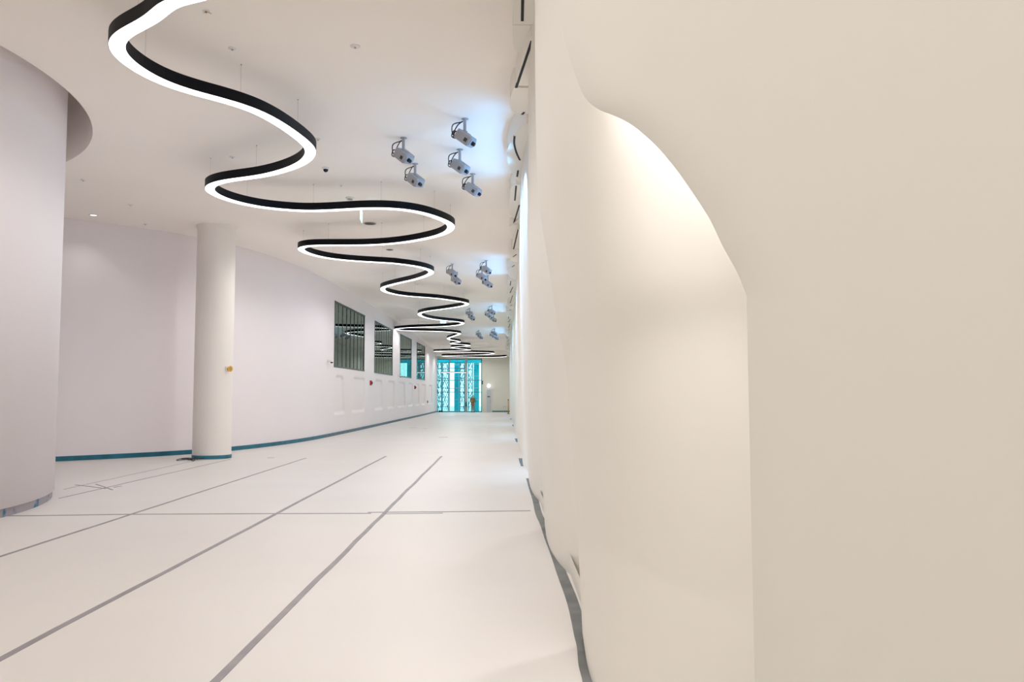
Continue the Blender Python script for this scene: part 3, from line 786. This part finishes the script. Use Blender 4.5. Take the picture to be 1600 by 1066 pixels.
# soften the far, poorly resolved turns
path = catmull(W, 10)
path = resample(path, 0.09)
for _ in range(14):
    path = [path[0]]+[(path[i-1]+path[i]*2+path[i+1])/4 for i in range(1, len(path)-1)]+[path[-1]]
for p in path: p.y = min(p.y, 83.7); p.z = hc(p.y)-DROP
far = [p for p in path if p.y > 40]; path = [p for p in path if p.y <= 40]+far[::2]
path = [p for i, p in enumerate(path) if i == 0 or (p-path[i-1]).length > 0.02]
org = Vector((-4, 0, 0))
PL = thing('serpentine_pendant_light', 'long black serpentine pendant light with glowing white underside winding along the ceiling', 'light', org)
def sweep(P_, sect, m, name):
    bm = bmesh.new(); rings = []
    for i, p in enumerate(P_):
        t = P_[min(i+1, len(P_)-1)]-P_[max(i-1, 0)]; t.z = 0; t.normalize(); nrm = Vector((-t.y, t.x, 0))
        rings.append([bm.verts.new(p-org+nrm*a+Vector((0, 0, b))) for a, b in sect])
    n = len(sect)
    for A, B in zip(rings, rings[1:]):
        for k in range(n): bm.faces.new((A[k], A[(k+1) % n], B[(k+1) % n], B[k]))
    bm.faces.new(rings[0][::-1]); bm.faces.new(rings[-1])
    return link(name, bm, m, PL)
hw = 0.098
sweep(path, [(-hw, 0.004), (-hw, 0.17), (hw, 0.17), (hw, 0.004), (hw-0.006, 0.004), (hw-0.006, 0.02), (-hw+0.006, 0.02), (-hw+0.006, 0.004)], M['black'], 'housing')
sweep(path, [(-hw+0.007, 0.0), (-hw+0.007, 0.018), (hw-0.007, 0.018), (hw-0.007, 0.0)], M['diffuser'], 'diffuser')
acc = 0; cnt = 0; nxt = 0.6
for a, b in zip(path, path[1:]):
    acc += (b-a).length
    if acc > nxt and cnt < 98 and b.y > 6:
        nxt += 1.55; cnt += 1
        q = b-org
        bm = bmesh.new(); cyl(bm, q+Vector((0, 0, 0.165)), q+Vector((0, 0, DROP)), 0.0018, n=5)
        cyl(bm, q+Vector((0, 0, 0.168)), q+Vector((0, 0, 0.195)), 0.012, n=6); cyl(bm, q+Vector((0, 0, DROP-0.012)), q+Vector((0, 0, DROP)), 0.012, n=8)
        link('suspension_wire', bm, M['wire'], PL)

acc = 0; nxt = 0.5
for a, b in zip(path, path[1:]):
    acc += (b-a).length
    if acc > nxt:
        nxt += 2.0 if b.y < 45 else 3.2
        light('SPOT', 'pendant_glow', b+Vector((0, 0, -0.02)), b+Vector((0, 0, -5)), SNAKE_W, (1.0, 0.965, 0.975), 0.0, spot=176, blend=0.45)

# ------------------------------------------------------------------ projectors
def make_projector():
    root = bpy.data.objects.new('projector', None); COL.objects.link(root)
    root.scale = (0.84, 0.84, 0.84)
    bm = bmesh.new(); lathe(bm, [(0, 0), (0.075, 0), (0.075, -0.012), (0.03, -0.02), (0.03, -0.03), (0, -0.03)], n=16)
    cyl(bm, (0, 0, -0.02), (0, 0, -0.30), 0.032, n=12); rbox(bm, -0.05, 0.05, -0.06, 0.06, -0.33, -0.27, 0.012)
    link('mount', bm, M['proj'], root, smooth=False)
    T = Matrix.Translation((0.02, 0, -0.42)) @ Euler((R(8), R(37), R(-24))).to_matrix().to_4x4()
    b2 = bmesh.new(); rbox(b2, -0.20, 0.17, -0.15, 0.15, -0.11, 0.11, 0.025, 3); rbox(b2, 0.165, 0.19, -0.13, 0.13, -0.078, 0.078, 0.012, 2)
    rbox(b2, -0.05, 0.06, -0.03, 0.03, 0.085, 0.125, 0.01, 2)
    b2.transform(T); link('body', b2, M['proj'], root)
    b2 = bmesh.new()
    for k in range(5): box(b2, -0.14+0.028*k, -0.128+0.028*k, -0.149, -0.143, -0.055, 0.055)
    rbox(b2, -0.15, -0.07, -0.06, 0.04, 0.086, 0.097, 0.004); b2.transform(T); link('vent', b2, M['proj_dark'], root)
    b2 = bmesh.new(); rbox(b2, 0.03, 0.11, -0.152, -0.14, -0.05, 0.03, 0.004); b2.transform(T); link('panel', b2, M['proj_dark'], root)
    b2 = bmesh.new(); cyl(b2, (0.185, -0.03, 0.0), (0.255, -0.03, 0.0), 0.048, 0.042, n=18); cyl(b2, (0.252, -0.03, 0), (0.26, -0.03, 0), 0.034, 0.03, n=18)
    b2.transform(T); link('lens', b2, M['lens'], root)
    for s in (0, 1):
        b2 = bmesh.new()
        st = T @ Vector((-0.2, -0.05+0.08*s, 0.02))
        tube(b2, catmull([st, st+Vector((-0.09, -0.02, 0.02)), st+Vector((-0.13, 0.03*s, -0.09)), st+Vector((-0.05-0.05*s, -0.02, -0.13+0.06*s)), st+Vector((-0.12, 0.02, 0.0)), st+Vector((-0.10+0.06*s, 0, 0.16)), Vector((-0.045, 0.03-0.05*s, -0.06))], 6), 0.012, 6)
        link('cable', b2, M['cable'], root)
    return root
def copy_tree(o, parent=None):
    c = o.copy(); COL.objects.link(c); c.parent = parent
    for ch in o.children: copy_tree(ch, c)
    return c
proto = make_projector()
GR = [[(632, 240), (650, 278), (728, 212), (720, 257), (740, 293)],
      [(707.5, 425), (714, 437), (760.6, 420), (754, 431), (763, 442)],
      [(734.5, 489.5), (738, 495.5), (769, 486), (764.6, 492), (771.6, 498)],
      [(748.6, 522.5), (751, 526), (773, 520), (770.4, 524), (775.5, 527)]]
gname = ['nearest cluster', 'second cluster', 'third cluster', 'farthest cluster']
pos = ['left side, nearer of its pair', 'left side, farther of its pair', 'right side, nearest of its trio', 'right side, middle of its trio', 'right side, farthest of its trio']
BLUE = (0.30, 0.62, 1.0)
for yc in (15.7, 30.8, 46.0, 61.0):       # added spots without fixtures, washing the ceiling pale blue like projector bounce
    for dy in (-1.9, -0.95, 0, 0.95, 1.9):
        light('SPOT', 'bounce_spot', (0.2, yc+dy, hc(yc)-0.85), (-1.3, yc+dy, hc(yc)), BOUNCE_W, (0.14, 0.50, 1.0), 0.0, spot=125, blend=0.8)
first = True
for gi, G in enumerate(GR):
    for k, (px, py) in enumerate(G):
        p = at_ceil(px, py, 0.30)
        o = proto if first else copy_tree(proto)
        first = False
        o.location = (p.x-0.02, p.y, hc(p.y)); o.rotation_euler = (0, 0, R(random.uniform(-9, 9)+(-6 if k < 2 else 6)))
        o['label'] = 'grey ceiling projector, %s, %s' % (gname[gi], pos[k]); o['category'] = 'projector'; o['group'] = 'ceiling projectors in clusters of five'
        # beam towards the right wall
        light('SPOT', 'projector_beam', (p.x+0.22, p.y-0.1, hc(p.y)-0.42), (0.45, p.y+0.9, 4.6 if k != 1 else 3.2), (170 if k >= 2 else 120), BLUE, 0.0, spot=62, blend=0.5)

# ------------------------------------------------------------------ fittings on the ceiling
def detector(px, py, kind, label, r=0.055, rot=0.0):
    p = at_ceil(px, py, 0.0)
    names = {'spr': 'sprinkler_head', 'det': 'smoke_detector', 'spk': 'ceiling_speaker', 'down': 'downlight', 'vent': 'air_diffuser', 'cam': 'ceiling_camera'}
    o = thing(names[kind], label, names[kind].replace('_', ' ').split()[0] if kind == 'down' else names[kind].replace('_', ' '), p)
    z = 0
    if kind == 'spr':
        bm = bmesh.new(); lathe(bm, [(0, 0), (r, 0), (r, -0.008), (r*0.6, -0.018), (0, -0.018)], n=20); link('escutcheon', bm, M['whiteplastic'], o, smooth=True)
        bm = bmesh.new(); cyl(bm, (0, 0, -0.018), (0, 0, -0.03), 0.010, n=8); cyl(bm, (0, 0, -0.03), (0, 0, -0.033), 0.018, n=12); link('nozzle', bm, M['wire'], o)
    elif kind == 'det':
        bm = bmesh.new(); lathe(bm, [(0, 0), (r, 0), (r, -0.02), (r*0.85, -0.032), (0, -0.032)], n=24); link('base', bm, M['whiteplastic'], o, smooth=True)
        bm = bmesh.new(); lathe(bm, [(r*0.6, -0.032), (r*0.62, -0.055), (r*0.3, -0.062), (0, -0.062)], n=24); link('sensor', bm, M['greyplastic'], o, smooth=True)
    elif kind == 'spk':
        bm = bmesh.new(); lathe(bm, [(r*0.8, -0.002), (r, -0.002), (r, -0.018), (r*0.8, -0.02)], n=28); link('rim', bm, M['greyplastic'], o, smooth=True)
        bm = bmesh.new(); lathe(bm, [(0, -0.03), (r*0.5, -0.028), (r*0.8, -0.015)], n=28); link('grille', bm, M['proj_dark'], o, smooth=True)
    elif kind == 'down':
        bm = bmesh.new(); lathe(bm, [(r*0.75, -0.002), (r, -0.002), (r, -0.014), (r*0.75, -0.012)], n=28); link('rim', bm, M['whiteplastic'], o, smooth=True)
        bm = bmesh.new(); lathe(bm, [(0, -0.008), (r*0.76, -0.008)], n=28); link('lamp', bm, M['lampglow'], o)
        light('SPOT', 'downlight_beam', p+Vector((0, 0, -0.05)), p+Vector((0, 0, -5)), 22, (1, 0.97, 0.92), 0.05, spot=120, blend=0.8)
    elif kind == 'cam':
        bm = bmesh.new(); lathe(bm, [(0, 0), (r, 0), (r, -0.03), (r*0.8, -0.04), (0, -0.04)], n=24); link('base', bm, M['whiteplastic'], o, smooth=True)
        bm = bmesh.new(); bmesh.ops.create_uvsphere(bm, u_segments=16, v_segments=10, radius=r*0.72, matrix=Matrix.Translation((0, 0, -0.045))); link('dome', bm, M['lens'], o, smooth=True)
    return o
detector(363, 75, 'spr', 'small white sprinkler head on the ceiling beside the nearest light bend')
detector(555, 72, 'spr', 'small white sprinkler head on the bare ceiling, top centre', 0.07)
detector(509, 262, 'cam', 'small white dome camera on the ceiling right of the second light bend', 0.075)
detector(497, 217, 'spr', 'small sprinkler head on the ceiling touching the right light bend')
detector(130, 281, 'spr', 'small sprinkler head on the ceiling right of the drum wall', 0.06)
detector(204, 320, 'spr', 'small sprinkler head on the ceiling right of the alcove downlight', 0.07)
detector(363, 245, 'spr', 'small sprinkler head on the ceiling inside the second loop', 0.06)
detector(547, 309, 'det', 'flat white smoke detector on the ceiling just before the third sweep', 0.11)
detector(578, 349, 'spk', 'dark round ceiling speaker behind the third sweep of the light', 0.17)
detector(533, 289, 'spr', 'faint sprinkler head on the ceiling before the third sweep', 0.04)
detector(609, 390, 'spk', 'grey round ceiling speaker inside the fourth loop', 0.12)
detector(619, 403, 'det', 'small grey smoke detector inside the fourth loop of light', 0.09)
detector(652, 444, 'spr', 'tiny sprinkler head on the ceiling inside the fifth loop', 0.08)
detector(683, 487, 'spr', 'tiny sprinkler head on the ceiling inside the sixth loop', 0.09)
detector(638, 489, 'spr', 'tiny sprinkler head on the ceiling left of the sixth loop', 0.08)
detector(227, 350, 'spr', 'tiny sprinkler head on the ceiling above the alcove wall', 0.05)
detector(146, 336, 'down', 'small glowing downlight in the ceiling above the alcove', 0.11)
detector(762, 560.0, 'vent', 'x') if False else None
# sprinkler with loose cover hanging (top)
p = at_ceil(322, 17)
o = thing('hanging_bracket', 'small brass bracket with loose tail on the ceiling above nearest bend', 'bracket', p)
bm = bmesh.new(); rbox(bm, -0.01, 0.01, -0.01, 0.01, -0.03, 0, 0.003); link('clip', bm, M['brass'], o)
bm = bmesh.new(); tube(bm, [(-0.035, 0, -0.03), (0, 0, -0.012), (0.04, 0.01, -0.02), (0.06, 0.02, -0.03)], 0.004, 6); link('tail', bm, M['brass'], o)
bm = bmesh.new(); lathe(bm, [(0, 0), (0.045, 0), (0.045, -0.006), (0, -0.006)], n=20); link('plate', bm, M['whiteplastic'], o)
# exit signs
def exit_sign(px, py, drop, label, yaw, s=1.0):
    p = at_ceil(px, py, drop)
    o = thing('exit_sign', label, 'sign', (p.x, p.y, hc(p.y)), (0, 0, R(yaw)))
    bm = bmesh.new()
    for sx in (-0.11, 0.11): cyl(bm, (sx*s, 0, 0), (sx*s, 0, -drop+0.10*s), 0.006, n=6)
    rbox(bm, -0.18*s, 0.18*s, -0.025, 0.025, -drop+0.10*s, -drop+0.14*s, 0.006); link('bracket', bm, M['whiteplastic'], o)
    bm = bmesh.new(); rbox(bm, -0.18*s, 0.18*s, -0.008, 0.008, -drop-0.11*s, -drop+0.10*s, 0.004); link('panel', bm, M['exitgreen'], o)
    bm = bmesh.new()       # running figure and arrow, both faces
    for sy in (-0.0095, 0.0095):
        def poly(pts): bm.faces.new([bm.verts.new((x*s, sy, z*s-drop)) for x, z in pts])
        poly([(-0.15, -0.012), (-0.09, -0.012), (-0.09, -0.035), (-0.05, 0.0), (-0.09, 0.035), (-0.09, 0.012), (-0.15, 0.012)])
        poly([(0.045+0.015*math.cos(t), 0.055+0.015*math.sin(t)) for t in [2*PI*i/10 for i in range(10)]])
        poly([(0.02, 0.035), (0.06, 0.035), (0.05, -0.02), (0.025, -0.02)])
        poly([(0.025, -0.02), (0.045, -0.02), (0.02, -0.08), (0.0, -0.08)]); poly([(0.035, -0.02), (0.05, -0.02), (0.09, -0.055), (0.075, -0.065)])
        poly([(0.055, 0.03), (0.095, 0.005), (0.09, -0.005), (0.052, 0.015)])
    link('pictogram', bm, M['exitpic'], o)
    return o
exit_sign(564.5, 337, 0.36, 'glowing teal exit sign seen edge-on under the third light sweep', 95, 1.25)
exit_sign(692.5, 502.5, 0.50, 'small glowing teal exit sign inside the sixth light loop', 8, 0.95)

# ------------------------------------------------------------------ fittings on the left wall
def wall_Y(px):
    k = (px-788)/F; Y = 40
    for _ in range(80): Y = 0.5*Y+0.5*(xw(Y)/k)
    return Y
def wcam(px, py, label):
    Y = wall_Y(px); p = at_Y(px, py, Y)
    o = thing('security_camera', label, 'camera', (xw(Y), Y, p.z), group='cameras on the window wall')
    o.scale = (0.62, 0.62, 0.62)
    bm = bmesh.new(); rbox(bm, -0.005, 0.06, -0.1, 0.1, -0.09, 0.13, 0.02, 2); link('mount', bm, M['whiteplastic'], o)
    bm = bmesh.new(); cyl(bm, (0.05, 0, 0.05), (0.28, -0.05, 0.05), 0.05, n=12); cyl(bm, (0.28, -0.05, 0.09), (0.28, -0.05, -0.03), 0.12, 0.12, n=20); link('housing', bm, M['whiteplastic'], o)
    bm = bmesh.new(); bmesh.ops.create_uvsphere(bm, u_segments=16, v_segments=10, radius=0.095, matrix=Matrix.Translation((0.28, -0.05, -0.04))); link('dome', bm, M['lens'], o, smooth=True)
wcam(512.5, 565, 'white dome camera on the wall just before the first window')
wcam(622, 588, 'white dome camera on the wall between second and third windows')
def callp(px, py, label, s=1.0):
    Y = wall_Y(px); p = at_Y(px, py, Y)
    o = thing('fire_call_point', label, 'alarm', (xw(Y), Y, p.z), group='red alarms on the window wall')
    bm = bmesh.new(); rbox(bm, -0.005, 0.09*s, -0.13*s, 0.13*s, -0.13*s, 0.13*s, 0.02, 2); link('housing', bm, M['red'], o)
    bm = bmesh.new(); cyl(bm, (0.088*s, 0, 0), (0.13*s, 0, 0), 0.08*s, 0.06*s, n=16); link('beacon', bm, M['lens'], o)
callp(579, 598.5, 'dark red alarm on the wall under the gap after the first window')
callp(648, 605.5, 'dark red alarm on the wall under the fourth window, farther one')
Y = wall_Y(668); p = at_Y(668, 628, Y)
o = thing('socket_box', 'tiny dark socket box low on the wall near the far end', 'socket', (xw(Y), Y, p.z))
bm = bmesh.new(); rbox(bm, -0.005, 0.07, -0.1, 0.1, -0.09, 0.09, 0.01); link('housing', bm, M['proj_dark'], o)
bm = bmesh.new(); rbox(bm, 0.068, 0.08, -0.05, 0.05, -0.04, 0.04, 0.005); link('cover', bm, M['greyplastic'], o)
# yellow sounder on the column
zz = at_Y(364, 577, ctr.y).z
ang = R(-28)
o = thing('alarm_sounder', 'yellow-orange alarm sounder on the right side of the column', 'alarm', (ctr.x+CR*math.cos(ang), ctr.y+CR*math.sin(ang), zz), (0, 0, ang))
bm = bmesh.new(); rbox(bm, -0.01, 0.05, -0.07, 0.07, -0.07, 0.07, 0.012, 2); link('base', bm, M['whiteplastic'], o)
bm = bmesh.new(); cyl(bm, (0.05, 0, 0), (0.13, 0, 0), 0.055, 0.085, n=18); link('horn', bm, M['yellow'], o, smooth=False)
bm = bmesh.new(); cyl(bm, (0.13, 0, 0), (0.134, 0, 0), 0.05, 0.05, n=18); link('grille', bm, M['brass'], o)
